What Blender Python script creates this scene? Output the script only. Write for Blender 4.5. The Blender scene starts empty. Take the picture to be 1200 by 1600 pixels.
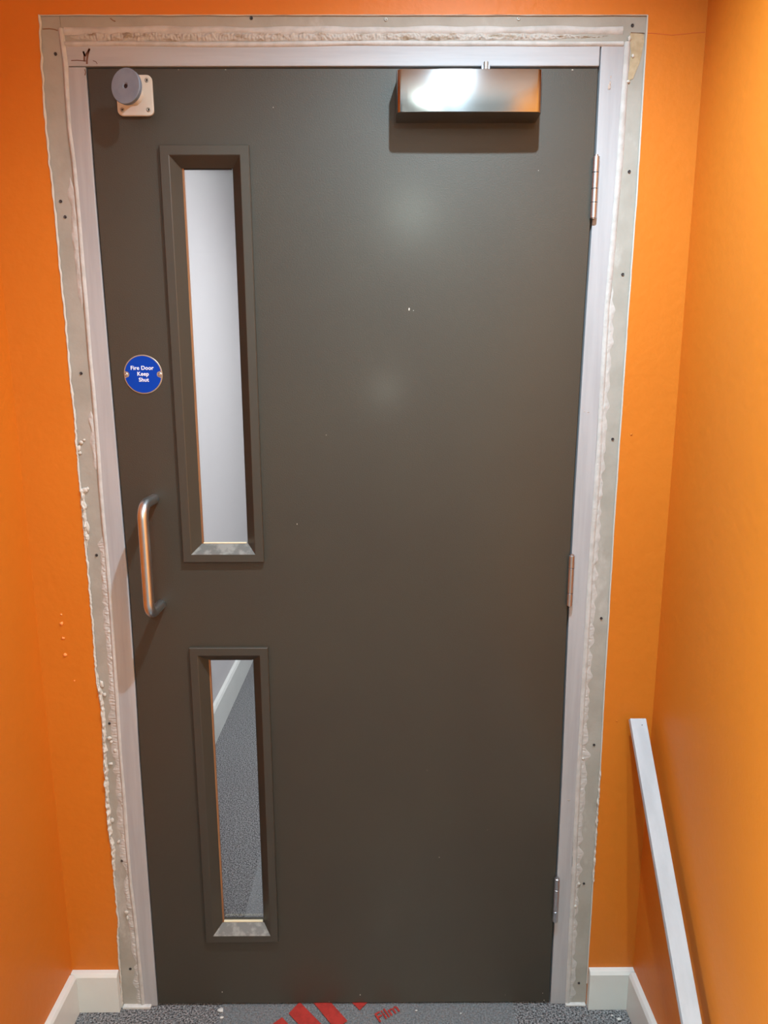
import bpy, bmesh, math, random
from mathutils import Vector, Matrix, noise
random.seed(7)
C = bpy.context.scene.collection
S = bpy.context.scene

# ------------------------------------------------------------------ camera
cam = bpy.data.cameras.new('camera'); cam.sensor_fit = 'VERTICAL'; cam.sensor_height = 24.0
cam.lens = 1083.05 / 1600 * 24.0; cam.clip_start = 0.02
camo = bpy.data.objects.new('camera', cam); C.objects.link(camo)
p_, y_, r_ = 0.191648, -0.003802, -0.001867
F = Vector((-math.sin(y_) * math.cos(p_), math.cos(y_) * math.cos(p_), -math.sin(p_)))
Rt = Vector((math.cos(y_), math.sin(y_), 0)); U = Rt.cross(F)
R2 = Rt * math.cos(r_) + U * math.sin(r_); U2 = -Rt * math.sin(r_) + U * math.cos(r_)
camo.matrix_world = Matrix(((R2.x, U2.x, -F.x, 0), (R2.y, U2.y, -F.y, -1.41494), (R2.z, U2.z, -F.z, 1.48477), (0, 0, 0, 1)))
S.camera = camo

# ------------------------------------------------------------------ light and exposure
S.view_settings.view_transform = 'Standard'; S.view_settings.look = 'None'
S.view_settings.gamma = 1.0; S.view_settings.use_curve_mapping = False
S.view_settings.exposure = 0.0
world = bpy.data.worlds.new('world'); S.world = world; world.use_nodes = True
world.node_tree.nodes['Background'].inputs[0].default_value = (0.9, 0.93, 1, 1)
world.node_tree.nodes['Background'].inputs[1].default_value = 0.25
CEIL = 2.50
def downlight(x, y, z, power, color, size=0.036):
    l = bpy.data.lights.new('downlight', 'AREA'); l.shape = 'DISK'; l.size = size
    l.energy = power; l.color = color
    o = bpy.data.objects.new('downlight', l); C.objects.link(o); o.location = (x, y, z)
    return o
sp = bpy.data.lights.new('downlight', 'SPOT'); sp.spot_size = math.radians(141); sp.spot_blend = 1.0; sp.shadow_soft_size = 0.017
sp.energy = 163.0; sp.color = (0.64, 0.86, 1.0)
spo = bpy.data.objects.new('downlight', sp); C.objects.link(spo); spo.location = (0.19, -0.62, 2.478)
downlight(0.19, -3.10, 2.482, 42.0, (0.86, 1.0, 0.90), 0.05)

hl = downlight(0.50, 1.25, 2.41, 60.0, (0.95, 0.96, 1.0), 0.6)
wl = bpy.data.lights.new('lobby_window_daylight', 'AREA'); wl.shape = 'RECTANGLE'; wl.size = 1.3; wl.size_y = 1.1
wl.energy = 150.0; wl.spread = math.radians(85); wl.color = (0.74, 0.94, 1.0)
wo = bpy.data.objects.new('lobby_window_daylight', wl); C.objects.link(wo); wo.location = (-2.52, -1.95, 1.30); wo.rotation_euler = (0, -math.pi / 2, 0)
tl = bpy.data.lights.new('phone_torch', 'POINT'); tl.energy = 3.2; tl.shadow_soft_size = 0.012; tl.color = (0.93, 0.96, 0.84)
to = bpy.data.objects.new('phone_torch', tl); C.objects.link(to); to.location = (0.02, -1.425, 1.44)

# ------------------------------------------------------------------ helpers
def lerp(path, z):
    """x of a polyline [(x,z)...] sorted by falling z"""
    if z >= path[0][1]: return path[0][0]
    for (x0, z0), (x1, z1) in zip(path, path[1:]):
        if z >= z1: return x0 + (x1 - x0) * (z0 - z) / (z0 - z1)
    return path[-1][0]
def obj(name, bm, mat, parent=None, smooth=False, bevel=0, seg=2):
    me = bpy.data.meshes.new(name); bm.normal_update(); bm.to_mesh(me); bm.free()
    if mat: me.materials.append(mat)
    o = bpy.data.objects.new(name, me); C.objects.link(o)
    if smooth:
        for f in me.polygons: f.use_smooth = True
    if bevel:
        b = o.modifiers.new('bevel', 'BEVEL'); b.width = bevel; b.segments = seg; b.limit_method = 'ANGLE'; b.angle_limit = 0.6
    if parent:
        o.parent = parent; o.matrix_parent_inverse = parent.matrix_world.inverted()
    return o
def empty(name, loc):
    o = bpy.data.objects.new(name, None); o.empty_display_size = 0.05; C.objects.link(o); o.location = loc
    o.matrix_world = Matrix.Translation(loc)
    return o
def tag(o, label=None, cat=None, group=None, kind=None):
    if label: o['label'] = label
    if cat: o['category'] = cat
    if group: o['group'] = group
    if kind: o['kind'] = kind
    return o
def box(bm, x0, x1, y0, y1, z0, z1):
    v = [bm.verts.new((x, y, z)) for x in (x0, x1) for y in (y0, y1) for z in (z0, z1)]
    for f in ((0, 1, 3, 2), (4, 6, 7, 5), (0, 4, 5, 1), (2, 3, 7, 6), (0, 2, 6, 4), (1, 5, 7, 3)):
        bm.faces.new([v[i] for i in f])
    return bm
def bx(*a): return box(bmesh.new(), *a)
def prism(bm, loop, y0, y1):
    """loop of (x,z), extruded along y"""
    a = [bm.verts.new((x, y0, z)) for x, z in loop]; b = [bm.verts.new((x, y1, z)) for x, z in loop]
    n = len(loop)
    bm.faces.new(a); bm.faces.new(b[::-1])
    for i in range(n): bm.faces.new((a[i], b[i], b[(i + 1) % n], a[(i + 1) % n]))
    bmesh.ops.recalc_face_normals(bm, faces=bm.faces[:])
    return bm
def band(bm, pa, pb, zs, y0, y1):
    """slab between polylines pa and pb (functions of z)"""
    f0, f1, b0, b1 = [], [], [], []
    for z in zs:
        f0.append(bm.verts.new((pa(z), y0, z))); f1.append(bm.verts.new((pb(z), y0, z)))
        b0.append(bm.verts.new((pa(z), y1, z))); b1.append(bm.verts.new((pb(z), y1, z)))
    for i in range(len(zs) - 1):
        bm.faces.new((f0[i], f1[i], f1[i + 1], f0[i + 1])); bm.faces.new((b0[i], b0[i + 1], b1[i + 1], b1[i]))
        bm.faces.new((f0[i], f0[i + 1], b0[i + 1], b0[i])); bm.faces.new((f1[i], b1[i], b1[i + 1], f1[i + 1]))
    bm.faces.new((f0[0], b0[0], b1[0], f1[0])); bm.faces.new((f0[-1], f1[-1], b1[-1], b0[-1]))
    bmesh.ops.recalc_face_normals(bm, faces=bm.faces[:])
    return bm
def steps(a, b, n): return [a + (b - a) * i / n for i in range(n + 1)]
def tube(bm, pts, r, n=20, cap=True):
    rings = []
    for i, p in enumerate(pts):
        p = Vector(p); a = Vector(pts[max(i - 1, 0)]); b = Vector(pts[min(i + 1, len(pts) - 1)])
        t = (b - a).normalized(); u = t.cross(Vector((1, 0, 0)))
        if u.length < .1: u = t.cross(Vector((0, 0, 1)))
        u.normalize(); w = t.cross(u)
        rr = r[i] if isinstance(r, (list, tuple)) else r
        rings.append([bm.verts.new(p + (u * math.cos(2 * math.pi * k / n) + w * math.sin(2 * math.pi * k / n)) * rr) for k in range(n)])
    for a, b in zip(rings, rings[1:]):
        for k in range(n): bm.faces.new((a[k], a[(k + 1) % n], b[(k + 1) % n], b[k]))
    if cap: bm.faces.new(rings[0][::-1]); bm.faces.new(rings[-1])
    bmesh.ops.recalc_face_normals(bm, faces=bm.faces[:])
    return bm
def disc_lathe(bm, c, prof, n=40, axis=None):
    """prof = (radius, distance along the axis); axis default -y (towards the room)"""
    axis = (axis or Vector((0, -1, 0))).normalized(); u = axis.cross(Vector((0, 0, 1))).normalized(); w = axis.cross(u)
    c = Vector(c); rings = []
    for r, h in prof:
        if r < 1e-6: rings.append([bm.verts.new(c + axis * h)])
        else: rings.append([bm.verts.new(c + axis * h + (u * math.cos(2 * math.pi * k / n) + w * math.sin(2 * math.pi * k / n)) * r) for k in range(n)])
    for a, b in zip(rings, rings[1:]):
        for k in range(n):
            k2 = (k + 1) % n
            if len(a) == 1 and len(b) == 1: continue
            if len(a) == 1: bm.faces.new((a[0], b[k], b[k2]))
            elif len(b) == 1: bm.faces.new((a[k], b[0], a[k2]))
            else: bm.faces.new((a[k], b[k], b[k2], a[k2]))
    bmesh.ops.recalc_face_normals(bm, faces=bm.faces[:])
    return bm
def fnoise(x, y, z, s): return noise.noise(Vector((x * s, y * s, z * s)))

# ------------------------------------------------------------------ materials
def srgb(*c):
    return tuple(((v / 255) / 12.92 if v / 255 <= .04045 else ((v / 255 + .055) / 1.055) ** 2.4) for v in c) + (1,)
def material(name, col, rough=.5, metal=0, spec=.5, col2=None, nscale=8, stretch=(1, 1, 1), bump=0, bscale=200, bstretch=(1, 1, 1),
             c2pos=(.35, .7), third=None, aniso=0, detail=4, fleck=None):
    m = bpy.data.materials.new(name); m.use_nodes = True; nt = m.node_tree; N = nt.nodes; L = nt.links
    b = N['Principled BSDF']; b.inputs['Base Color'].default_value = col; b.inputs['Roughness'].default_value = rough
    b.inputs['Metallic'].default_value = metal; b.inputs['Specular IOR Level'].default_value = spec
    tc = N.new('ShaderNodeTexCoord')
    def nz(scale, st, det=4, rgh=.55):
        mp = N.new('ShaderNodeMapping'); mp.inputs['Scale'].default_value = st; L.new(tc.outputs['Object'], mp.inputs['Vector'])
        n = N.new('ShaderNodeTexNoise'); n.inputs['Scale'].default_value = scale; n.inputs['Detail'].default_value = det
        n.inputs['Roughness'].default_value = rgh; L.new(mp.outputs['Vector'], n.inputs['Vector']); return n
    def ramp(n, a, c):
        r = N.new('ShaderNodeMapRange'); r.inputs['From Min'].default_value = a; r.inputs['From Max'].default_value = c
        r.interpolation_type = 'SMOOTHSTEP'; L.new(n.outputs['Fac'], r.inputs['Value']); return r
    cur = None
    if col2:
        n = nz(nscale, stretch, detail); r = ramp(n, *c2pos)
        mx = N.new('ShaderNodeMix'); mx.data_type = 'RGBA'; mx.inputs['A'].default_value = col; mx.inputs['B'].default_value = col2
        L.new(r.outputs['Result'], mx.inputs['Factor']); cur = mx.outputs['Result']
    if third:   # (colour, scale, stretch, lo, hi)
        n = nz(third[1], third[2], 5, .65); r = ramp(n, third[3], third[4])
        mx = N.new('ShaderNodeMix'); mx.data_type = 'RGBA'; mx.inputs['A'].default_value = col; mx.inputs['B'].default_value = third[0]
        if cur: L.new(cur, mx.inputs['A'])
        L.new(r.outputs['Result'], mx.inputs['Factor']); cur = mx.outputs['Result']
    if cur: L.new(cur, b.inputs['Base Color'])
    if bump:
        n = nz(bscale, bstretch, 3); bp = N.new('ShaderNodeBump'); bp.inputs['Strength'].default_value = 1; bp.inputs['Distance'].default_value = bump
        L.new(n.outputs['Fac'], bp.inputs['Height']); L.new(bp.outputs['Normal'], b.inputs['Normal'])
    if aniso:
        b.inputs['Anisotropic'].default_value = aniso
        t = N.new('ShaderNodeTangent'); t.direction_type = 'RADIAL'; t.axis = 'Z'; L.new(t.outputs['Tangent'], b.inputs['Tangent'])
    return m
ORANGE = (.575, .166, .012, 1)
M = {}
M['orange'] = material('orange_paint', ORANGE, .5, spec=.35, col2=(.552, .157, .011, 1), nscale=2.5, bump=.0008, bscale=45)
M['door'] = material('door_paint', srgb(57, 53, 44), .54, spec=.45, col2=srgb(54, 50, 42), nscale=3, bump=.0003, bscale=420, third=(srgb(61, 57, 48), 26, (.4, 1, 1), .62, .85))
M['frame_paint'] = material('glazing_bead_paint', srgb(58, 54, 46), .42, spec=.6, bump=.0001, bscale=300)
for k_ in ('door',):
    b_ = M[k_].node_tree.nodes['Principled BSDF']; b_.inputs['Coat Weight'].default_value = .16; b_.inputs['Coat Roughness'].default_value = .2
M['lining_v'] = material('primed_wood_upright', srgb(165, 165, 168), .6, col2=srgb(155, 155, 158), nscale=60, stretch=(1, 1, .06), bump=.0002, bscale=150, bstretch=(1, 1, .1), third=(srgb(140, 136, 137), 14, (1, 1, .25), .66, .8))
M['lining_h'] = material('primed_wood_head', srgb(165, 165, 168), .6, col2=srgb(155, 155, 158), nscale=60, stretch=(.06, 1, 1), bump=.0002, bscale=150, bstretch=(.1, 1, 1), third=(srgb(142, 136, 135), 14, (.25, 1, 1), .66, .8))
M['board'] = material('plasterboard_paper', srgb(158, 155, 147), .85, col2=srgb(148, 145, 136), nscale=14, bump=.0004, bscale=90, third=(srgb(176, 173, 168), 9, (1, 1, .6), .56, .72))
M['filler'] = material('white_filler', srgb(184, 182, 179), .75, col2=srgb(170, 167, 163), nscale=40, bump=.0008, bscale=160)
M['rough_filler'] = material('rough_filler', srgb(174, 170, 164), .9, col2=srgb(140, 126, 108), nscale=70, stretch=(.5, 1, 1.4), c2pos=(.48, .68), bump=.0016, bscale=120)
M['torn'] = material('torn_board_core', srgb(176, 160, 132), .9, col2=srgb(160, 142, 112), nscale=60, bump=.001, bscale=140)
M['plaster_rim'] = material('plaster_edge', srgb(190, 186, 178), .8, bump=.0008, bscale=180)
M['steel'] = material('brushed_steel', srgb(160, 161, 163), .18, 1, aniso=.95)
M['steel'].node_tree.nodes['Principled BSDF'].inputs['Anisotropic Rotation'].default_value = .25
M['satin_steel'] = material('satin_steel', srgb(196, 198, 200), .34, 1)
M['hinge_steel'] = material('hinge_steel', srgb(190, 192, 196), .34, 1)
M['zinc'] = material('zinc_plate', srgb(128, 142, 158), .45, .2, col2=srgb(118, 132, 148), nscale=40)
M['cream'] = material('cream_plastic', srgb(200, 198, 190), .4)
M['screw'] = material('dark_screw', srgb(70, 68, 70), .45, .8)
M['bright_screw'] = material('zinc_screw', srgb(165, 165, 160), .4, .7)
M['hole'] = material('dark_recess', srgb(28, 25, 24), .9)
M['blue'] = material('sign_blue', (0.0, .042, .36, 1), .6, spec=.15)
M['sign_rim'] = material('sign_rim', srgb(172, 164, 152), .4, .7)
M['white_print'] = material('white_print', srgb(225, 232, 245), .5)
M['skirting'] = material('skirting_paint', srgb(214, 216, 212), .4, col2=srgb(206, 208, 204), nscale=5)
M['ceiling'] = material('ceiling_paint', srgb(232, 230, 226), .8)
M['hall_wall'] = material('hall_paint', srgb(200, 197, 196), .7, bump=.0003, bscale=60)
M['far_hall'] = material('far_hall_paint', srgb(188, 185, 186), .7)
M['batten'] = material('batten_paint', srgb(178, 181, 186), .5, col2=srgb(168, 171, 176), nscale=30, stretch=(1, .3, .3), bump=.0002, bscale=120)
M['seal'] = material('glazing_strip', srgb(150, 104, 66), .7, col2=srgb(126, 84, 52), nscale=80, stretch=(1, 1, .05))
M['cream_seal'] = material('cream_glazing_tape', srgb(214, 200, 168), .6)
M['pencil'] = material('brown_marker', srgb(112, 78, 62), .8)
M['crack'] = material('crack_shadow', srgb(128, 100, 80), .9)
M['orange_crumb'] = material('orange_crumb', srgb(238, 150, 80), .6)
M['chip'] = material('pale_chip', srgb(190, 184, 172), .7)
M['dust'] = material('plaster_dust', srgb(205, 203, 200), .9, col2=srgb(185, 184, 182), nscale=60, bump=.001, bscale=200)
# carpet
m = bpy.data.materials.new('heather_carpet'); m.use_nodes = True; nt = m.node_tree; N, L = nt.nodes, nt.links; b = N['Principled BSDF']
tc = N.new('ShaderNodeTexCoord'); n1 = N.new('ShaderNodeTexNoise'); n1.inputs['Scale'].default_value = 240; n1.inputs['Detail'].default_value = 2
n2 = N.new('ShaderNodeTexVoronoi'); n2.inputs['Scale'].default_value = 260
L.new(tc.outputs['Object'], n1.inputs['Vector']); L.new(tc.outputs['Object'], n2.inputs['Vector'])
cr = N.new('ShaderNodeValToRGB'); cr.color_ramp.elements[0].position = .36; cr.color_ramp.elements[0].color = srgb(48, 48, 50)
cr.color_ramp.elements[1].position = .64; cr.color_ramp.elements[1].color = srgb(150, 150, 152)
L.new(n1.outputs['Fac'], cr.inputs['Fac']); L.new(cr.outputs['Color'], b.inputs['Base Color']); b.inputs['Roughness'].default_value = .95
bp = N.new('ShaderNodeBump'); bp.inputs['Distance'].default_value = .003; L.new(n2.outputs['Distance'], bp.inputs['Height']); L.new(bp.outputs['Normal'], b.inputs['Normal'])
M['carpet'] = m
def thin(name, tint, refl, rough):
    m = bpy.data.materials.new(name); m.use_nodes = True; nt = m.node_tree; N, L = nt.nodes, nt.links
    for n in list(N): N.remove(n)
    out = N.new('ShaderNodeOutputMaterial'); mx = N.new('ShaderNodeMixShader'); t = N.new('ShaderNodeBsdfTransparent'); g = N.new('ShaderNodeBsdfGlossy')
    t.inputs[0].default_value = tint; g.inputs['Roughness'].default_value = rough
    lw = N.new('ShaderNodeFresnel'); lw.inputs['IOR'].default_value = 1.45
    ma = N.new('ShaderNodeMath'); ma.operation = 'MULTIPLY'; ma.inputs[1].default_value = refl
    L.new(lw.outputs[0], ma.inputs[0]); L.new(ma.outputs[0], mx.inputs[0]); L.new(t.outputs[0], mx.inputs[1]); L.new(g.outputs[0], mx.inputs[2]); L.new(mx.outputs[0], out.inputs[0])
    return m
M['glass'] = thin('clear_glass', (.93, .95, .95, 1), 1.0, .02)
# film: clear plastic with a light veil
m = thin('film_plastic', (.80, .81, .82, 1), 2.6, .25); nt = m.node_tree; N, L = nt.nodes, nt.links
d = N.new('ShaderNodeBsdfDiffuse'); d.inputs[0].default_value = srgb(190, 192, 194); mx2 = N.new('ShaderNodeMixShader'); mx2.inputs[0].default_value = .22
o_ = [n for n in N if n.type == 'OUTPUT_MATERIAL'][0]; s_ = o_.inputs[0].links[0].from_socket
L.new(s_, mx2.inputs[1]); L.new(d.outputs[0], mx2.inputs[2]); L.new(mx2.outputs[0], o_.inputs[0]); M['film'] = m
M['red_print'] = material('red_print', srgb(172, 50, 42), .5, col2=srgb(150, 42, 36), nscale=90)
m = bpy.data.materials.new('lamp_glow'); m.use_nodes = True; e = m.node_tree.nodes['Principled BSDF']
e.inputs['Emission Color'].default_value = (1, .97, .92, 1); e.inputs['Emission Strength'].default_value = 6; M['glow'] = m

# ------------------------------------------------------------------ measured outlines (metres; x, z)
LEFT_TEAR = [(-0.6204, 2.1338), (-0.6246, 2.0535), (-0.6266, 1.945), (-0.6258, 1.8894), (-0.6238, 1.8328), (-0.6233, 1.7754), (-0.6234, 1.7169), (-0.6228, 1.6575), (-0.6215, 1.5971), (-0.6217, 1.5357), (-0.6218, 1.4731), (-0.6193, 1.4095), (-0.6205, 1.3708), (-0.6206, 1.3317), (-0.6208, 1.2922), (-0.6208, 1.2589), (-0.6206, 1.2321), (-0.62, 1.1711), (-0.6199, 1.1298), (-0.619, 1.0741), (-0.6197, 1.0033), (-0.6199, 0.9312), (-0.6213, 0.8429), (-0.6191, 0.813), (-0.6157, 0.7677), (-0.6177, 0.7066), (-0.6206, 0.6288), (-0.6229, 0.5496), (-0.6224, 0.4687), (-0.6199, 0.4195), (-0.6203, 0.3696), (-0.6199, 0.3022), (-0.6191, 0.2337), (-0.6239, 0.1991), (-0.6254, 0.1289), (-0.625, 0.0934), (-0.6271, 0.0)]
LEFT_BEAD = [(-0.5841, 2.1097), (-0.5798, 2.0535), (-0.5823, 1.9449), (-0.5799, 1.8893), (-0.5793, 1.7695), (-0.5786, 1.6647), (-0.5787, 1.5232), (-0.5772, 1.4642), (-0.5766, 1.3316), (-0.5775, 1.2602), (-0.5769, 1.1559), (-0.5767, 1.0824), (-0.5790, 0.9194), (-0.5797, 0.8724), (-0.582, 0.66), (-0.5831, 0.5011), (-0.5830, 0.3359), (-0.5790, 0.2335), (-0.5775, 0.1638), (-0.5763, 0.0)]
RIGHT_EDGE = [(0.4891, 2.1338), (0.4905, 1.8319), (0.4880, 1.6198), (0.4875, 1.4711), (0.4863, 1.236), (0.4869, 1.0707), (0.488, 0.8088), (0.4899, 0.624), (0.4897, 0.3639), (0.4897, 0.2102), (0.4900, 0.0)]
RIGHT_BEAD = [(0.4502, 2.0832), (0.4484, 1.8887), (0.4440, 1.7157), (0.4410, 1.6199), (0.4405, 1.4712), (0.4395, 1.2361), (0.4373, 1.0709), (0.4367, 0.809), (0.4375, 0.6242), (0.4375, 0.4636), (0.4385, 0.3642), (0.4394, 0.2105), (0.4413, 0.0)]
LDOOR = [(-0.5427, 2.046), (-0.5432, 1.8328), (-0.5410, 1.5231), (-0.5390, 1.3446), (-0.5370, 1.1296), (-0.5358, 1.0738), (-0.5375, 0.8127), (-0.5403, 0.6598), (-0.5410, 0.3356), (-0.5407, 0.0064)]
RDOOR = [(0.4040, 2.046), (0.4050, 1.832), (0.4015, 1.6199), (0.4000, 1.4712), (0.3976, 1.2362), (0.3975, 1.071), (0.3990, 0.8391), (0.4014, 0.6244), (0.4020, 0.3644), (0.4012, 0.1229), (0.4016, 0.0042)]
def tear(z): return lerp(LEFT_TEAR, z) + .0016 * fnoise(0, 0, z, 55) + (.0012 * fnoise(3, 0, z, 160) if z < 1.5 else 0)
def lbead(z): return lerp(LEFT_BEAD, z)
def redge(z): return lerp(RIGHT_EDGE, z) + .0004 * fnoise(9, 0, z, 60)
def rbead(z): return lerp(RIGHT_BEAD, z)
def ldoor(z): return lerp(LDOOR, z)
def rdoor(z): return lerp(RDOOR, z)
XL, XR = -0.7365, 0.5966
YB = -4.6; YE = 4.0
TOP = 2.1338

# ------------------------------------------------------------------ setting: walls, floor, ceiling
fl = tag(obj('floor', bx(-2.6, 2.1, YB, YE, -.05, 0), M['carpet']), 'dark grey heathered carpet running under the door', 'floor', kind='structure')
tag(obj('ceiling', bx(-2.6, 2.1, YB, 0.06, CEIL, CEIL + .05), M['ceiling']), 'white ceiling of the orange corridor', 'ceiling', kind='structure')
tag(obj('wall_left', bx(XL - .06, XL, -1.04, -.003, 0, CEIL), M['orange']), 'orange painted corridor wall left of the door', 'wall', kind='structure')
tag(obj('wall_right', bx(XR, XR + .06, -1.9, -.003, 0, CEIL), M['orange']), 'orange painted corridor wall behind the white batten', 'wall', kind='structure')
tag(obj('wall_rear', bx(-2.61, 2.0, YB - .06, YB, 0, CEIL), M['hall_wall']), 'pale wall of the lobby behind the photographer', 'wall', kind='structure')
tag(obj('wall_lobby_left', bx(-2.61, -2.55, YB, -1.04, 0, CEIL), M['hall_wall']), 'pale left wall of the lobby behind the photographer', 'wall', kind='structure')
tag(obj('wall_lobby_right', bx(2.0, 2.06, YB, -1.9, 0, CEIL), M['hall_wall']), 'pale right wall of the lobby behind the photographer', 'wall', kind='structure')
tag(obj('wall_lobby_front_left', bx(-2.61, XL - .06, -1.10, -1.04, 0, CEIL), M['hall_wall']), 'pale lobby wall left of the corridor mouth', 'wall', kind='structure')
tag(obj('wall_lobby_front_right', bx(XR + .06, 2.06, -1.96, -1.9, 0, CEIL), M['hall_wall']), 'pale lobby wall right of the corridor mouth', 'wall', kind='structure')
PY = -0.003
bm = bmesh.new()
zs = sorted(set(steps(0, TOP, 620)), reverse=True)
band(bm, lambda z: XL - .06, tear, zs, PY, .010)
band(bm, redge, lambda z: XR + .06, sorted(steps(0, TOP, 200), reverse=True), PY, .010)
# strip above the opening with a slightly uneven lower edge
xs = steps(XL - .06, XR + .06, 400)
def topz(x): return TOP + (.0009 * fnoise(x, 5, 0, 30) if -0.62 < x < .489 else 0)
va = [bm.verts.new((x, PY, topz(x))) for x in xs]; vb = [bm.verts.new((x, PY, CEIL)) for x in xs]; vc = [bm.verts.new((x, .010, topz(x))) for x in xs]
for i in range(len(xs) - 1):
    bm.faces.new((va[i], va[i + 1], vb[i + 1], vb[i])); bm.faces.new((va[i], vc[i], vc[i + 1], va[i + 1]))
box(bm, XL - .06, -.56, .010, .11, 0, CEIL); box(bm, .43, XR + .06, .010, .11, 0, CEIL); box(bm, -.56, .43, .010, .11, 2.075, CEIL)
bmesh.ops.recalc_face_normals(bm, faces=bm.faces[:])
wall = tag(obj('wall_back', bm, M['orange']), 'orange wall around the grey door with a torn plaster edge', 'wall', kind='structure')
# bare plasterboard margin, three pieces
zs2 = sorted(steps(0, 2.1338, 160), reverse=True)
a = obj('plasterboard_margin', band(bmesh.new(), lambda z: tear(z) - .006, lambda z: lbead(z), zs2, -.0002, .010), M['board'], wall)
a['label'] = 'beige plasterboard margin left of the door frame'
a = obj('plasterboard_margin', band(bmesh.new(), lambda z: rbead(z) + .001, lambda z: redge(z) + .003, zs2, -.0002, .010), M['board'], wall)
a['label'] = 'grey plasterboard margin right of the door frame'
a = obj('plasterboard_margin', bx(-.5835, .4515, -.0003, .010, 2.083, 2.137), M['board'], wall)
a['label'] = 'grey plasterboard margin above the door frame'

def ridge(name, path, halfw, height, mat, parent, n=400, m=8, horiz=False, wn=.4, hn=.5, ns=40, seed=0, y=0.0, taper=None, fine=0):
    """hand-applied plaster: a noisy ridge along path(t) -> (x,z)"""
    bm = bmesh.new(); rows = []
    for i in range(n + 1):
        t = i / n; px, pz = path(t); s = pz if not horiz else px
        w = halfw * (1 + wn * fnoise(seed, 0, s, ns)); k = (taper(t) if taper else 1)
        w *= k; off = halfw * .35 * fnoise(seed + 3, 1, s, ns * .7); row = []
        for j in range(m + 1):
            q = -1 + 2 * j / m; h = height * k * (1 - abs(q) ** 2.2) * (1 + hn * fnoise(seed + 5, q * .8, s * ns * 1.6, 1)) + (fine * fnoise(seed, q * 1.5, s * 260, 1) * (1 - q * q) if fine else 0)
            u = q * w + off
            v = (px + u, y - max(h, 0), pz) if not horiz else (px, y - max(h, 0), pz + u)
            row.append(bm.verts.new(v))
        rows.append(row)
    for a, b in zip(rows, rows[1:]):
        for j in range(m): bm.faces.new((a[j], a[j + 1], b[j + 1], b[j]))
    bmesh.ops.recalc_face_normals(bm, faces=bm.faces[:])
    for f in bm.faces:
        if f.normal.y > 0: f.normal_flip()
    return obj(name, bm, mat, parent, smooth=True)
def vpath(f, z0, z1, dx=0): return lambda t: (f(z0 + (z1 - z0) * t) + dx, z0 + (z1 - z0) * t)
# torn white plaster rim along the paint edge
o = ridge('plaster_rim', vpath(tear, 2.133, .0, .0008), .0021, .0030, M['plaster_rim'], wall, n=900, ns=45, y=-.0015, hn=.5, wn=.7, seed=2)
o['label'] = 'ragged pale plaster rim along the left torn paint edge'
o = ridge('plaster_rim', vpath(tear, .86, .36, .003), .0042, .0058, M['plaster_rim'], wall, n=500, ns=60, y=-.0005, hn=1.2, wn=1.0, seed=12, fine=.001, taper=lambda t: min(1, t * 12, (1 - t) * 12))
ridge('plaster_rim', vpath(tear, 1.262, 1.135, .004), .0040, .0055, M['plaster_rim'], wall, n=200, ns=60, y=-.0005, hn=1.1, wn=.9, seed=17, fine=.001, taper=lambda t: min(1, t * 30, (1 - t) * 6))
o = ridge('plaster_rim', vpath(redge, 2.133, .06, -.0008), .0016, .0018, M['plaster_rim'], wall, n=300, ns=25, y=-.0018, wn=.2, hn=.2, seed=4)
ridge('plaster_rim', vpath(redge, .62, .34, -.001), .0022, .0035, M['plaster_rim'], wall, n=260, ns=60, y=-.002, wn=1.2, hn=1.2, seed=5)
o = ridge('plaster_rim', lambda t: (-.62 + 1.108 * t, TOP - .0006), .0010, .0012, M['plaster_rim'], wall, n=300, horiz=True, ns=20, y=-.0020, wn=.5, seed=6)
# filler beads over the joint between board and door lining
o = ridge('filler_bead', vpath(lbead, 2.112, .0), .0048, .0036, M['filler'], wall, n=800, ns=7, wn=.25, hn=.3, seed=21, y=-.0004, fine=.0003)
o['label'] = 'white filler bead along the left jamb'
o = ridge('filler_bead', vpath(rbead, 2.09, .0, .005), .0060, .0030, M['filler'], wall, n=800, ns=6, wn=.25, hn=.3, seed=22, y=-.0004, fine=.0003)
o['label'] = 'white filler bead along the right jamb'
# rough smears spread from the beads onto the board
for z0, z1, w, sd in ((1.86, 1.62, .006, 1), (1.42, 1.30, .006, 2), (1.16, 1.0, .007, 3), (1.02, .80, .007, 4), (.84, .60, .010, 5), (.62, .36, .009, 6), (.36, .12, .008, 7), (.12, .0, .008, 8)):
    ridge('filler_smear', vpath(lbead, z0, z1, -.008), w, .0014, M['filler'], wall, n=260, ns=38, wn=.9, hn=.9, seed=30 + sd, y=-.0004, fine=.0012 if z0 < 1.2 else .0003, taper=lambda t: min(1, t * 10, (1 - t) * 10))
for z0, z1, w, sd in ((1.66, 1.2, .007, 1), (1.24, .95, .008, 2), (.98, .72, .008, 3), (.74, .5, .010, 4), (.52, .30, .010, 5), (.31, .12, .007, 6), (.13, .0, .009, 7)):
    ridge('filler_smear', vpath(rbead, z0, z1, .011), w, .0011, M['filler'], wall, n=240, ns=48, wn=1.0, hn=.8, seed=50 + sd, y=-.0004, fine=.0007 if z0 < 1 else .0002, taper=lambda t: min(1, t * 10, (1 - t) * 10))
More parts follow.
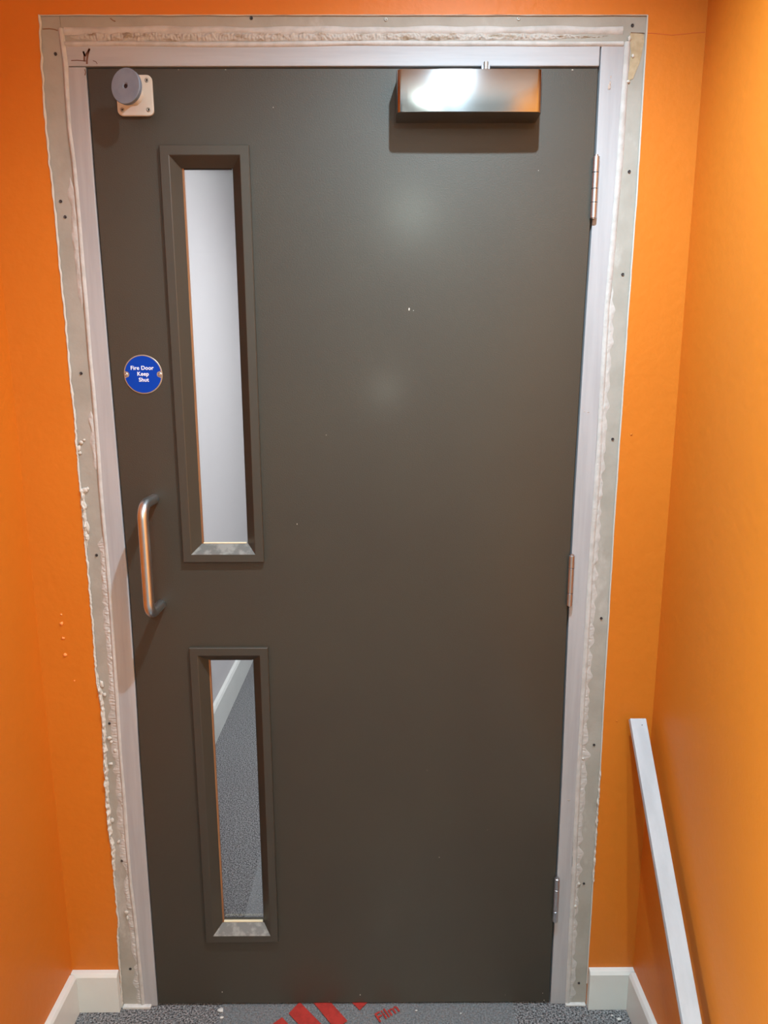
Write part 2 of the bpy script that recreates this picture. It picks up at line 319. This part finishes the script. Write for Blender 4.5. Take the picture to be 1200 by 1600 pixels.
# head: two smooth filler bands with a crumpled band between
HX = lambda z, a=-.578, b=.445: (lambda t: (a + (b - a) * t, z))
o = ridge('filler_band', HX(2.1085), .0065, .0026, M['filler'], wall, n=700, horiz=True, ns=14, wn=.5, hn=.35, seed=70, y=-.0004, m=8)
o['label'] = 'thin white filler band above the door head'
o = ridge('rough_filler_band', HX(2.0985, -.572, .42), .0085, .0030, M['rough_filler'], wall, n=1300, horiz=True, ns=60, wn=.35, hn=.9, seed=71, y=-.0004, m=14, fine=.0022, taper=lambda t: min(1, t * 20, (1 - t) * 8) * (1 - .4 * t))
o['label'] = 'crumpled beige filler band above the door head'
ridge('filler_band', HX(2.0862, -.578, .447), .0048, .0036, M['filler'], wall, n=500, horiz=True, ns=9, wn=.18, hn=.15, seed=72, y=-.0006, m=8)
# torn patch top right
pl = [(.4585, 2.1040), (.4840, 2.1045), (.4853, 2.0900), (.4838, 2.0720), (.4800, 2.0560), (.4748, 2.0430), (.4705, 2.0290), (.4620, 2.0250), (.4570, 2.0290), (.4610, 2.0420), (.4620, 2.0560), (.4640, 2.0720), (.4600, 2.0850)]
o = obj('torn_patch', prism(bmesh.new(), [(x + .0012 * random.uniform(-1, 1), z) for x, z in pl], -.0010, .004), M['torn'], wall)
o['label'] = 'brown torn plasterboard paper patch at the top right corner'
def blob(name, x, y, z, s, mat, parent, flat=.5, axis='y', seed=0, elong=1.0):
    bm = bmesh.new(); bmesh.ops.create_icosphere(bm, subdivisions=2, radius=1)
    for v in bm.verts:
        d = 1 + .55 * fnoise(v.co.x + seed, v.co.y, v.co.z, 1.7)
        c = v.co * d * s
        c = Vector((c.x * flat, c.y, c.z * elong)) if axis == 'x' else Vector((c.x, c.y * flat, c.z * elong))
        v.co = c + Vector((x, y, z))
    return obj(name, bm, mat, parent, smooth=True)
for i, (x, z, s, e) in enumerate([(-.6165, 1.3440, .0055, 1.1), (-.6100, 1.3560, .0042, 1.0), (-.6040, 1.3610, .0030, .8), (-.6150, 1.3350, .0040, 1), (-.6110, 1.2580, .0065, .8), (-.6050, 1.2600, .0035, 1.3), (-.6140, 1.2250, .0045, 2.0), (-.6120, 1.1800, .0045, 2.6),
                                  (-.6035, .7020, .0055, .9), (-.6000, .6930, .0035, 1), (-.5930, .6720, .0034, 1.6), (-.6050, .6400, .0050, .7), (-.5860, .5400, .0038, 1), (-.6130, .5000, .0045, 1.4), (-.6105, .8300, .0045, 2), (-.6060, .8050, .004, 1.3),
                                  (-.5980, .2600, .0050, .9), (-.5965, .2450, .0030, 2), (-.6020, .4450, .0035, 1.3), (-.5855, .9500, .0035, 1), (-.5850, .8900, .0030, 1.5),
                                  (.4600, 2.0230, .0038, .7), (.4660, 2.0660, .0030, 1), (.4580, 2.0950, .0034, 1.4), (.4490, .6480, .003, 1), (.4560, .3300, .0035, 1), (.4510, .2700, .0035, 1.3)]):
    blob('plaster_crumb', x, -.0015, z, s, M['plaster_rim'], wall, flat=.55, seed=i * 3.1, elong=e)
# orange crumbs stuck in the paint
for i, (x, z, s) in enumerate([(-.6840, .9700, .0035), (-.6835, .9370, .0030), (-.6830, .8990, .0035), (-.6680, .8390, .0015), (-.6830, .9900, .0020), (.5085, 1.3700, .0016), (.5180, .7400, .0015)]):
    blob('paint_crumb', x, -.0035, z, s * 1.1, M['orange_crumb'] if i < 5 else M['orange'], wall, flat=.6, seed=i, elong=.9)
# screws driven into the board
def fixing(x, z, r, mat, y=-.0010):
    bm = bmesh.new(); disc_lathe(bm, (x, y, z), [(r * .85, -.001), (r * .85, .0004), (r * .75, .0009), (r * .35, .0006), (r * .3, -.0002), (0, -.0002)], 14)
    return obj('screw', bm, mat, wall, smooth=True)
for x, z in [(-.5970, 2.0700), (-.6105, 1.8160), (-.6045, 1.7880), (-.5990, 1.4940), (-.5985, 1.1195), (-.6010, .7370), (-.5985, .3950), (-.6000, .1050),
             (.4725, 1.8680), (.4720, 1.6815), (.4720, 1.3605), (.4710, .9770), (.4720, .6810), (.4705, .0590), (.4680, .3300), (.4620, 2.1170)]:
    fixing(x, z, .0034, M['screw'])
for x, z, mt in [(-.2350, 2.1290, 'screw'), (.0105, 2.1265, 'bright_screw'), (.2530, 2.1280, 'bright_screw')]: fixing(x, z, .0036, M[mt])
def stroke(name, pts, w, mat, parent, y=-.0016, th=.0006):
    bm = bmesh.new()
    for (x0, z0), (x1, z1) in zip(pts, pts[1:]):
        d = Vector((x1 - x0, 0, z1 - z0)).normalized(); n = Vector((-d.z, 0, d.x)) * w / 2
        prism(bm, [(x0 - n.x, z0 - n.z), (x1 - n.x, z1 - n.z), (x1 + n.x, z1 + n.z), (x0 + n.x, z0 + n.z)], y - th, y)
    return obj(name, bm, mat, parent)
stroke('crack', [(-.6170, 2.1110), (-.6050, 2.1118), (-.5950, 2.1105), (-.5895, 2.1085)], .0018, M['crack'], wall, y=-.0004)
stroke('crack', [(.4600, 2.1052), (.4720, 2.1045), (.4850, 2.1040)], .0014, M['crack'], wall, y=-.0004)
stroke('crack', [(.4900, 2.1035), (.5150, 2.1020), (.5350, 2.1000), (.5550, 2.1018), (.5800, 2.1040), (.5955, 2.1048)], .0011, material('crack_orange', srgb(190, 92, 30), .7), wall, y=-.0029, th=.0005)
stroke('crack', [(-.4920, 2.1285), (-.4870, 2.1250), (-.4830, 2.1235)], .0018, M['crack'], wall, y=-.0004)

# ------------------------------------------------------------------ door lining (frame)
lin = tag(empty('trim_1', (-.07, 0, 0)), 'primed white timber door lining around the grey door', 'door frame', kind='structure')
zl = sorted(steps(0, 2.0485, 60), reverse=True)
a = obj('jamb', band(bmesh.new(), lambda z: lbead(z), lambda z: ldoor(z) - .0012, zl, -.0012, .11), M['lining_v'], lin, bevel=.0016)
a['label'] = 'left upright of the door lining'
zl2 = sorted(steps(0, 2.086, 60), reverse=True)
a = obj('jamb', band(bmesh.new(), lambda z: rdoor(z) + .0032, lambda z: rbead(z), zl2, -.0012, .11), M['lining_v'], lin, bevel=.0016)
a['label'] = 'right upright of the door lining, carrying the hinges'
a = obj('head', bx(-.5825, .4050, -.0012, .11, 2.0495, 2.0860), M['lining_h'], lin, bevel=.0016)
a['label'] = 'top rail of the door lining'
obj('door_stop', band(bmesh.new(), lambda z: ldoor(z) - .002, lambda z: ldoor(z) + .012, zl, .046, .075), M['lining_v'], lin)
obj('door_stop', band(bmesh.new(), lambda z: rdoor(z) - .010, lambda z: rdoor(z) + .004, zl, .046, .075), M['lining_v'], lin)
obj('door_stop', bx(-.54, .40, .046, .075, 2.036, 2.050), M['lining_h'], lin)
stroke('marker_line', [(-.5690, 2.0588), (-.5580, 2.0592), (-.5420, 2.0580)], .0014, M['pencil'], lin, y=-.0013, th=.0003)
stroke('marker_mark', [(-.5450, 2.0570), (-.5440, 2.0680), (-.5455, 2.0740), (-.5430, 2.0660), (-.5380, 2.0720), (-.5335, 2.0785), (-.5375, 2.0690), (-.5400, 2.0600), (-.5405, 2.0530)], .0032, M['pencil'], lin, y=-.0013, th=.0003)
stroke('marker_line', [(-.5290, 2.0585), (-.5240, 2.0570), (-.5215, 2.0530)], .0010, M['pencil'], lin, y=-.0013, th=.0003)
stroke('marker_line', [(-.5455, 2.0440), (-.5440, 2.0390), (-.5460, 2.0340)], .0016, M['pencil'], lin, y=-.0013, th=.0003)
for x, z, w in [(.4275, 2.0310, .0012), (.4265, 2.0210, .0018), (.4255, 2.0140, .0030), (.4190, 1.4150, .002), (.4110, 1.4160, .0015), (.422, .545, .003)]:
    blob('stain', x, -.0012, z, w, material('stain', srgb(172, 158, 148), .8), lin, flat=.12, elong=1.6 if z > 1.9 else .6, seed=z)
a = obj('plinth_block', bx(-.6230, -.5560, -.010, .02, 0, .006), M['dust'], lin, bevel=.001); a['label'] = 'white plaster scrap at the foot of the left jamb'
a = obj('plinth_block', bx(.4400, .4880, -.008, .02, 0, .004), M['dust'], lin, bevel=.001); a['label'] = 'white plaster scrap at the foot of the right jamb'

# ------------------------------------------------------------------ baseboards
def skirting(name, kindname, loop_fn, length0, length1, axis, label):
    bm = bmesh.new(); prof = [(0, 0), (.015, 0), (.015, .097), (.0105, .1045), (0, .1057)]
    A, B = [], []
    for d, z in prof: A.append(bm.verts.new(loop_fn(length0, d, z))); B.append(bm.verts.new(loop_fn(length1, d, z)))
    n = len(prof); bm.faces.new(A); bm.faces.new(B[::-1])
    for i in range(n): bm.faces.new((A[i], B[i], B[(i + 1) % n], A[(i + 1) % n]))
    bmesh.ops.recalc_face_normals(bm, faces=bm.faces[:])
    return tag(obj(name, bm, M['skirting'], bevel=.0008), label, 'baseboard', kind='structure')
skirting('baseboard_left', '', lambda l, d, z: (XL + d, l, z), -1.04, -.018, 'y', 'white skirting board along the left orange wall')
skirting('baseboard_right', '', lambda l, d, z: (XR - d, l, z), -1.9, -.018, 'y', 'white skirting board along the right orange wall')
skirting('baseboard_back_left', '', lambda l, d, z: (l, PY - d, z), XL, -.6265, 'x', 'short white skirting board left of the door')
skirting('baseboard_back_right', '', lambda l, d, z: (l, PY - d, z), .4905, XR, 'x', 'short white skirting board right of the door')

# ------------------------------------------------------------------ the hall beyond the door
HC = 2.425
tag(obj('wall_hall_left', bx(-.80, -.705, .11, YE, 0, HC), M['far_hall']), 'pale grey wall of the hall seen through the door glass', 'wall', kind='structure')
tag(obj('wall_hall_right', bx(.90, .96, .11, YE, 0, HC), M['far_hall']), 'pale wall on the far right of the hall', 'wall', kind='structure')
tag(obj('wall_hall_end', bx(-.80, .96, YE, YE + .06, 0, HC), M['far_hall']), 'pale wall at the end of the hall', 'wall', kind='structure')
tag(obj('ceiling_hall', bx(-.80, .96, .11, YE, HC, HC + .05), M['ceiling']), 'white ceiling of the hall beyond the door', 'ceiling', kind='structure')
bm = bmesh.new(); prof = [(0, 0), (.018, 0), (.018, .135), (.012, .146), (0, .15)]
A = [bm.verts.new((-.705 + d, .11, z)) for d, z in prof]; B = [bm.verts.new((-.705 + d, YE, z)) for d, z in prof]
bm.faces.new(A); bm.faces.new(B[::-1])
for i in range(5): bm.faces.new((A[i], B[i], B[(i + 1) % 5], A[(i + 1) % 5]))
bmesh.ops.recalc_face_normals(bm, faces=bm.faces[:])
tag(obj('baseboard_hall', bm, M['skirting'], bevel=.001), 'white skirting board seen through the lower door glass', 'baseboard', kind='structure')

# ------------------------------------------------------------------ door
door = tag(empty('door_1', (.403, .022, .006)), 'closed dark grey-brown fire door with two narrow glass panels', 'door', kind='structure')
W1 = dict(x0=-.4150, x1=-.2465, z0=1.1050, z1=1.9132)      # outer edges of the beading round each pane
W2 = dict(x0=-.4140, x1=-.2450, z0=.1836, z1=.9153)
holes = [(W['x0'] + .0225, W['x1'] - .0225, W['z0'] + .0225, W['z1'] - .0225) for W in (W1, W2)]
Y0, Y1 = 0.0, .044
bm = bmesh.new()
xsd = [None] + sorted({h[0] for h in holes} | {h[1] for h in holes} | set(steps(-.20, .36, 4))) + ['R']
zsd = sorted(set([.006, 2.046] + [h[2] for h in holes] + [h[3] for h in holes] + [round(v, 3) for v in steps(.05, 2.0, 26)]))
def X(k, z): return ldoor(z) + .0014 if k is None else (rdoor(z) - .0004 if k == 'R' else k)
def inhole(xa, xb, za, zb):
    for h in holes:
        a = -9 if xa is None else xa; b = 9 if xb == 'R' else xb
        if a >= h[0] - 1e-6 and b <= h[1] + 1e-6 and za >= h[2] - 1e-6 and zb <= h[3] + 1e-6: return True
    return False
G = {}
def gv(i, j, y):
    if (i, j, y) not in G: G[(i, j, y)] = bm.verts.new((X(xsd[i], zsd[j]), y, zsd[j]))
    return G[(i, j, y)]
for i in range(len(xsd) - 1):
    for j in range(len(zsd) - 1):
        if inhole(xsd[i], xsd[i + 1], zsd[j], zsd[j + 1]): continue
        bm.faces.new((gv(i, j, Y0), gv(i + 1, j, Y0), gv(i + 1, j + 1, Y0), gv(i, j + 1, Y0)))
        bm.faces.new((gv(i, j, Y1), gv(i, j + 1, Y1), gv(i + 1, j + 1, Y1), gv(i + 1, j, Y1)))
inv = {v: k for k, v in G.items()}
for e in [e for e in bm.edges if len(e.link_faces) == 1 and inv[e.verts[0]][2] == Y0]:
    a, b = e.verts; ka, kb = inv[a], inv[b]
    bm.faces.new((a, b, G[(kb[0], kb[1], Y1)], G[(ka[0], ka[1], Y1)]))
bmesh.ops.recalc_face_normals(bm, faces=bm.faces[:])
obj('leaf', bm, M['door'], door, bevel=.0012)
# vision panels
M['sill_dust_glare'] = material('sill_dust_glare', srgb(84, 82, 77), .5, spec=.9, col2=srgb(118, 116, 110), nscale=55, c2pos=(.42, .62), bump=.0002, bscale=300)  # paler than the other beads: dust plus glare put into the colour
PROF = [(0, -.0001), (0, -.0078), (.0012, -.0090), (.0170, -.0090), (.0182, -.0082), (.0355, .0125), (.0355, .0170), (.0, .0170), (.0235, -.0001)]
def bead_piece(W, side, mir=False):
    bm = bmesh.new(); rows = []
    for ins, y in PROF:
        if ins == 0 and y > 0: ins = .0235
        yy = (Y1 - y) if mir else y
        if mir: ins = ins * .76
        x0, x1, z0, z1 = W['x0'] + ins, W['x1'] - ins, W['z0'] + ins, W['z1'] - ins
        p = {'top': ((x0, z1), (x1, z1)), 'bottom': ((x0, z0), (x1, z0)), 'left': ((x0, z0), (x0, z1)), 'right': ((x1, z0), (x1, z1))}[side]
        rows.append([bm.verts.new((px, yy, pz)) for px, pz in p])
    n = len(rows)
    for i in range(n):
        a, b = rows[i], rows[(i + 1) % n]; bm.faces.new((a[0], a[1], b[1], b[0]))
    bm.faces.new([r[0] for r in rows]); bm.faces.new([r[1] for r in rows][::-1])
    bmesh.ops.recalc_face_normals(bm, faces=bm.faces[:])
    return bm
for W, lab in ((W1, 'tall upper glass panel in the door'), (W2, 'shorter lower glass panel in the door')):
    i_ = .0230
    g = obj('glass_pane', bx(W['x0'] + i_, W['x1'] - i_, .0190, .0250, W['z0'] + i_, W['z1'] - i_), M['glass'], door)
    g['label'] = lab
    for s in ('top', 'bottom', 'left', 'right'):
        o = obj('glazing_bead', bead_piece(W, s), M['frame_paint'], g)
        if s == 'bottom':   # plaster dust and lamp glare, both painted on the sloping sill face only
            o.data.materials.append(M['sill_dust_glare'])
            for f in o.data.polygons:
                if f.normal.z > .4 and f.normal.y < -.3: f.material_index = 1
            o['label'] = 'sloping sill bead with dust and painted glare'
        obj('glazing_bead', bead_piece(W, s, True), M['frame_paint'], g)
    # brown glazing strip beside the glass and cream tape on the sill
    q = .0355; th = .0030
    x0, x1, z0, z1 = W['x0'] + q, W['x1'] - q, W['z0'] + q, W['z1'] - q
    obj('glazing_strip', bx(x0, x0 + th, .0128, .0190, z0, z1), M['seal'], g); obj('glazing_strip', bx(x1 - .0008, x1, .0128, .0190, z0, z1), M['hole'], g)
    o = obj('glazing_tape', bx(x0 + th, x1 - th, .0128, .0190, z0, z0 + .0022), M['cream_seal'], g, bevel=.0004); o['label'] = 'cream glazing tape'
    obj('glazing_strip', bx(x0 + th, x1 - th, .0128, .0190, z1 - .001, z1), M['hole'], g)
# pull handle
HXc, PR = -.4700, .074
zt, zb_, R = 1.2390, 1.0110, .028
pts = [(HXc, .001, zt), (HXc, -.012, zt)]
pts += [(HXc, -(PR - R) - R * math.sin(a), (zt - R) + R * math.cos(a)) for a in steps(0, math.pi / 2, 10)]
pts += [(HXc, -PR, z) for z in steps(zt - R - .02, zb_ + R + .02, 6)]
pts += [(HXc, -(PR - R) - R * math.cos(a), (zb_ + R) - R * math.sin(a)) for a in steps(0, math.pi / 2, 10)]
pts += [(HXc, -.012, zb_), (HXc, .001, zb_)]
h = obj('pull_handle', tube(bmesh.new(), pts, .0105, 28), M['satin_steel'], door, smooth=True); h['label'] = 'tubular satin steel pull handle'
bm = bmesh.new()
# hinges
for z0, z1 in ((1.7830, 1.8935), (1.0075, 1.1180), (.2350, .3490)):
    zc = (z0 + z1) / 2; hx = rdoor(zc) + .0018
    k = empty('hinge', (hx, -.005, zc)); k.parent = door; k.matrix_parent_inverse = door.matrix_world.inverted()
    obj('hinge_leaf', bx(hx - .0012, hx - .0002, -.003, .030, z0, z1), M['hinge_steel'], k)
    obj('hinge_leaf', bx(hx + .0002, hx + .0012, -.003, .030, z0, z1), M['hinge_steel'], k)
    cuts = [0, .26, .48, .74, 1.0] if zc > 1.5 else [0, .25, .75, 1.0]
    for a, b in zip(cuts, cuts[1:]):
        za, zb2 = z0 + (z1 - z0) * a + .0005, z0 + (z1 - z0) * b - .0005
        bm = bmesh.new(); tube(bm, [(hx, -.0062, za), (hx, -.0062, za + .0004), (hx, -.0062, zb2 - .0004), (hx, -.0062, zb2)], [.0058, .0064, .0064, .0058], 20)
        obj('knuckle', bm, M['hinge_steel'], k, smooth=False)
    bm = bmesh.new(); tube(bm, [(hx, -.0062, z0 - .001), (hx, -.0062, z1 + .0025)], .0038, 14); obj('hinge_pin', bm, M['hinge_steel'], k, smooth=False)
# paint chips and specks on the leaf
flk = bmesh.new()
for x, z, s, e in [(.0555, 1.6165, .0030, 1.8), (.0640, 1.6140, .0014, 1), (-.1120, 1.3700, .0013, 1), (-.1760, 1.1850, .0016, 1.5), (-.0540, .0280, .0024, 1.6), (-.3850, .0380, .0022, 1.6), (-.3730, 2.0440, .0022, .4), (-.2860, 2.0440, .0028, .4), (.3560, 2.0435, .0040, .4), (.1310, .4000, .0016, 1), (.3850, .0300, .0018, 1), (.3890, .0100, .0024, 1), (.1010, .6200, .0012, 1), (-.4905, 1.2180, .0016, 1), (-.3600, .4100, .0010, 1), (.2950, .0260, .0010, 1.3), (-.1290, .0090, .0018, .6), (.30, 1.87, .0018, .6), (-.20, 1.98, .0012, 1), (.24, .47, .0010, 1), (-.30, .50, .0008, 1)]:
    s *= .8
    v0 = len(flk.verts); bmesh.ops.create_icosphere(flk, subdivisions=1, radius=1)
    flk.verts.ensure_lookup_table()
    for v in flk.verts[v0:]: v.co = Vector((x + v.co.x * s * .6, v.co.y * .0004, z + v.co.z * s * e * .7))
o = obj('paint_flecks', flk, M['chip'], door); o['kind'] = 'stuff'; o['label'] = 'tiny pale chips scattered on the door face'

# ------------------------------------------------------------------ door closer
cl = tag(empty('door_closer', (.160, 0, 1.9530)), 'brushed steel box door closer at the top of the grey door', 'door closer')
cx0, cx1, cz0, cz1, dep, rr = .0290, .2905, 1.9528, 2.0232, .056, .010
loop = [(cx0, -.0004), (cx0, -dep + rr)] + [(cx0 + rr - rr * math.cos(a), -dep + rr - rr * math.sin(a)) for a in steps(0, math.pi / 2, 8)][1:]
loop += [(cx0 + (cx1 - cx0) * t, -dep - .0012 * math.sin(math.pi * t)) for t in steps(.08, .92, 14)]
loop += [(cx1 - rr + rr * math.sin(a), -dep + rr - rr * math.cos(a)) for a in steps(0, math.pi / 2, 8)] + [(cx1, -.0004)]
bm = bmesh.new(); bot = [bm.verts.new((x - .160, y - 6, cz0 - 1.988)) for x, y in loop]; top = [bm.verts.new((x - .160, y - 6, cz1 - 1.988)) for x, y in loop]
bm.faces.new(bot); bm.faces.new(top[::-1])
for i in range(len(loop)): bm.faces.new((bot[i], top[i], top[(i + 1) % len(loop)], bot[(i + 1) % len(loop)]))
bmesh.ops.recalc_face_normals(bm, faces=bm.faces[:])
o = obj('cover', bm, M['steel']); o.location = (.160, 6, 1.988); bpy.context.view_layer.update()
o.parent = cl; o.matrix_parent_inverse = cl.matrix_world.inverted()
b_ = o.modifiers.new('bevel', 'BEVEL'); b_.width = .0008; b_.segments = 2; b_.limit_method = 'ANGLE'; b_.angle_limit = 1.0
for p in o.data.polygons: p.use_smooth = abs(p.normal.z) < .5
bm = bmesh.new(); box(bm, .1850, .2010, -.0150, -.0010, cz1 - .001, cz1 + .0230)
obj('spindle_bracket', bm, material('spindle_metal', srgb(150, 155, 168), .4, .9), cl, bevel=.001)
bm = bmesh.new(); tube(bm, [(.193, -.018, cz1 - .001), (.193, -.018, cz1 + .026)], .0045, 14); obj('spindle', bm, M['bright_screw'], cl)

# ------------------------------------------------------------------ hold-open armature (magnet keeper)
mk = tag(empty('magnet_keeper', (-.4553, 0, 2.0)), 'round grey magnetic hold-open disc on a square cream plate, top left of the door', 'door magnet')
bm = bmesh.new(); lp = []
px0, px1, pz0, pz1, pr = -.4890, -.4215, 1.9640, 2.0335, .010
for cxx, czz, a0 in ((px1 - pr, pz1 - pr, 0), (px0 + pr, pz1 - pr, 90), (px0 + pr, pz0 + pr, 180), (px1 - pr, pz0 + pr, 270)):
    lp += [(cxx + pr * math.cos(math.radians(a0 + t)), czz + pr * math.sin(math.radians(a0 + t))) for t in range(0, 91, 15)]
obj('mounting_plate', prism(bm, lp, -.0060, -.0002), M['cream'], mk, bevel=.0015, seg=3)
for x, z in ((px0 + .0095, pz0 + .010), (px1 - .0095, pz0 + .010), (px1 - .0095, pz1 - .0095), (px0 + .0095, pz1 - .0095)):
    sc = obj('screw', disc_lathe(bmesh.new(), (x, -.0060, z), [(.0040, -.0008), (.0040, .0004), (.0030, .0009), (.0014, .0007), (.0012, -.0003), (0, -.0003)], 20), M['bright_screw'], mk, smooth=True)
    obj('screw_recess', disc_lathe(bmesh.new(), (x, -.0068, z), [(.0013, 0), (.0012, .0003), (0, .0003)], 8), M['hole'], sc)
base = Vector((-.4553, -.0058, 1.9990)); dc = Vector((-.4520, -.0560, 1.9945)); ax = Vector((-.30, -1, .02)).normalized()
bm = bmesh.new(); disc_lathe(bm, base, [(.0165, 0), (.0165, .003), (.0125, .006), (.0105, .014), (.0105, .030), (.0125, .034), (.012, .042), (0, .044)], 32)
obj('swivel_post', bm, M['cream'], mk, smooth=True)
bm = bmesh.new(); disc_lathe(bm, dc, [(0, -.008), (.011, -.008), (.0280, -.0045), (.0293, -.0035), (.0296, .0030), (.0288, .0040), (.0060, .0040), (.0038, .0025), (.0, .0025)], 56, ax)
dsk = obj('armature_disc', bm, M['zinc'], mk, smooth=False); dsk['label'] = 'flat grey metal disc'
for p in dsk.data.polygons: p.use_smooth = p.area < 1e-5
obj('socket_screw', disc_lathe(bmesh.new(), dc + ax * .0026, [(.0036, 0), (.0034, .0006), (.0018, .0006), (.0016, .0001), (0, .0001)], 12, ax), M['screw'], dsk)

# ------------------------------------------------------------------ fire door sign
sg = tag(empty('fire_door_sign', (-.4753, 0, 1.4917)), 'round blue fire door keep shut sign on the grey door', 'sign')
obj('rim', disc_lathe(bmesh.new(), (-.4753, 0, 1.4917), [(0, .0002), (.0385, .0002), (.0385, .0012), (.0378, .0016), (0, .0016)], 64), M['sign_rim'], sg)
bl = []
n = 96; RB_ = .0362
for k in range(n):
    a = 2 * math.pi * k / n; x, z = RB_ * math.cos(a), RB_ * math.sin(a)
    for s in (-1, 1):
        dx, dz = x - s * .0335, z; d = math.hypot(dx, dz)
        if d < .0062: x, z = s * .0335 - s * math.sqrt(max(.0062 ** 2 - dz * dz, 0)), z
    bl.append((x - .4753, z + 1.4917))
obj('blue_face', prism(bmesh.new(), bl, -.0020, -.0014), M['blue'], sg)
for s in (-1, 1):
    sc = obj('screw', disc_lathe(bmesh.new(), (-.4753 + s * .0338, -.0015, 1.4917), [(.0036, 0), (.0035, .0009), (.0020, .0013), (.0010, .0010), (0, .0008)], 18), M['satin_steel'], sg, smooth=True)
def text_mesh(name, body, size, loc, rot, mat, parent, align='CENTER', offset=.0, ext=.0002, spacing=1.0):
    cu = bpy.data.curves.new('tmp', 'FONT'); cu.body = body; cu.size = size; cu.align_x = align; cu.align_y = 'CENTER'
    cu.extrude = ext; cu.offset = offset; cu.space_character = spacing
    t = bpy.data.objects.new('tmp', cu); C.objects.link(t); bpy.context.view_layer.update()
    me = bpy.data.meshes.new_from_object(t.evaluated_get(bpy.context.evaluated_depsgraph_get()))
    bpy.data.objects.remove(t); me.materials.clear(); me.materials.append(mat)
    me.transform(Matrix.Translation(loc) @ rot)
    o = bpy.data.objects.new(name, me); C.objects.link(o); o.parent = parent; o.matrix_parent_inverse = parent.matrix_world.inverted()
    return o
RX = Matrix.Rotation(math.pi / 2, 4, 'X')
for body, dz, dx in (('Fire Door', .0124, -.0012), ('Keep', .0008, 0), ('Shut', -.0108, .0010)):
    t = text_mesh('lettering', body, .0108, (-.4753 + dx, -.0022, 1.4917 + dz), RX, M['white_print'], sg, offset=.00022, spacing=1.04)
    t['label'] = 'white words ' + body

# ------------------------------------------------------------------ white batten leaning in the right corner
bt = empty('timber_batten', (.5600, -.630, 0))
tag(bt, 'white painted timber batten leaning against the orange wall right of the door', 'batten')
T = Vector((.5549, -.0285, .7590)); Bt = Vector((.5605, -.640, .0075)); w = Vector((.0173, 0, 0))
ax_ = (Bt - T).normalized(); nrm = ax_.cross(Vector((1, 0, 0))).normalized()
if nrm.y > 0: nrm = -nrm
th = .0125
bm = bmesh.new(); v = []
for c_, zc_ in ((T, T.z), (Bt, .0005)):
    for s in (-1, 1):
        for d in (0, 1):
            p = c_ + w * s - nrm * (th * d); k = 0 if c_ is T else (zc_ - p.z) / ax_.z; v.append(bm.verts.new(p + ax_ * k))
for f in ((0, 1, 3, 2), (4, 6, 7, 5), (0, 4, 5, 1), (2, 3, 7, 6), (0, 2, 6, 4), (1, 5, 7, 3)): bm.faces.new([v[i] for i in f])
bmesh.ops.recalc_face_normals(bm, faces=bm.faces[:])
obj('length', bm, M['batten'], bt, bevel=.0010)
hp = T + Vector((.006, 0, 0)) + ax_ * .014
obj('nail_hole', disc_lathe(bmesh.new(), hp + nrm * .0001, [(.0011, -.0005), (.0010, .0003), (0, .0003)], 10, nrm), M['screw'], bt)

# ------------------------------------------------------------------ protective film taped on the carpet
fm = empty('carpet_film', (-.05, -.3, 0))
tag(fm, 'clear protective film with red print over the grey carpet under the door', 'plastic film')
bm = bmesh.new(); nx, ny = 60, 150; vv = {}
for i in range(nx + 1):
    for j in range(ny + 1):
        x = -.387 + .70 * i / nx; y = -1.3 + 2.5 * j / ny
        z = .0022 + .0011 * fnoise(x, y * .4, 0, 18) + .0005 * fnoise(x, y, 3, 60)
        vv[i, j] = bm.verts.new((x, y, z))
for i in range(nx):
    for j in range(ny): bm.faces.new((vv[i, j], vv[i + 1, j], vv[i + 1, j + 1], vv[i, j + 1]))
obj('sheet', bm, M['film'], fm, smooth=True)
def patch(name, pts, z=.0046):
    bm = bmesh.new(); a = [bm.verts.new((x, y, z)) for x, y in pts]; b = [bm.verts.new((x, y, z + .0002)) for x, y in pts]
    n = len(pts); bm.faces.new(a[::-1]); bm.faces.new(b)
    for i in range(n): bm.faces.new((a[i], a[(i + 1) % n], b[(i + 1) % n], b[i]))
    bmesh.ops.recalc_face_normals(bm, faces=bm.faces[:])
    return obj(name, bm, M['red_print'], fm)
# slanted logo bars
for poly in ([(-.2373, -.0363), (-.2620, -.0580), (-.1930, -.1300), (-.1683, -.1083)], [(-.2007, .0042), (-.2231, -.0266), (-.1403, -.1130), (-.1120, -.0860)],
             [(-.1470, .0280), (-.1720, .0080), (-.1090, -.0690), (-.0827, -.0468)], [(-.0560, .0280), (-.0766, .0040), (-.0550, -.0187), (-.0340, .0050)]):
    patch('red_bar', poly)
rot = Matrix.Rotation(math.radians(31), 4, 'Z')
text_mesh('red_lettering', 'Film', .036, (.0110, -.0270, .0047), rot, M['red_print'], fm, offset=.0004)['label'] = 'red word Film printed on the plastic'
# plaster dust and scraps lying on the floor
for i, (x, y, s) in enumerate([(-.3860, -.016, .008), (.5560, -.045, .006), (.5420, -.036, .003), (.0800, -.020, .003), (.1850, -.028, .002), (-.3800, -.035, .005)]):
    bm = bmesh.new(); bmesh.ops.create_icosphere(bm, subdivisions=2, radius=1)
    for v in bm.verts:
        dd = 1 + .6 * fnoise(v.co.x + i * 4, v.co.y, v.co.z, 1.6); v.co = Vector((v.co.x * s * dd + x, v.co.y * s * dd * .7 + y, .0042 + v.co.z * .0009 * dd))
    o = obj('plaster_flake', bm, M['dust'], smooth=True)
    tag(o, ['white plaster flake on the film left of the red print', 'larger white flake on the carpet at the right skirting corner', 'small white flake beside the larger one near the right skirting',
            'small white flake right of the red word on the film', 'tiny white flake on the film near the middle of the door', 'second white flake on the film near its left edge'][i], 'plaster flake', 'plaster flakes on the floor')
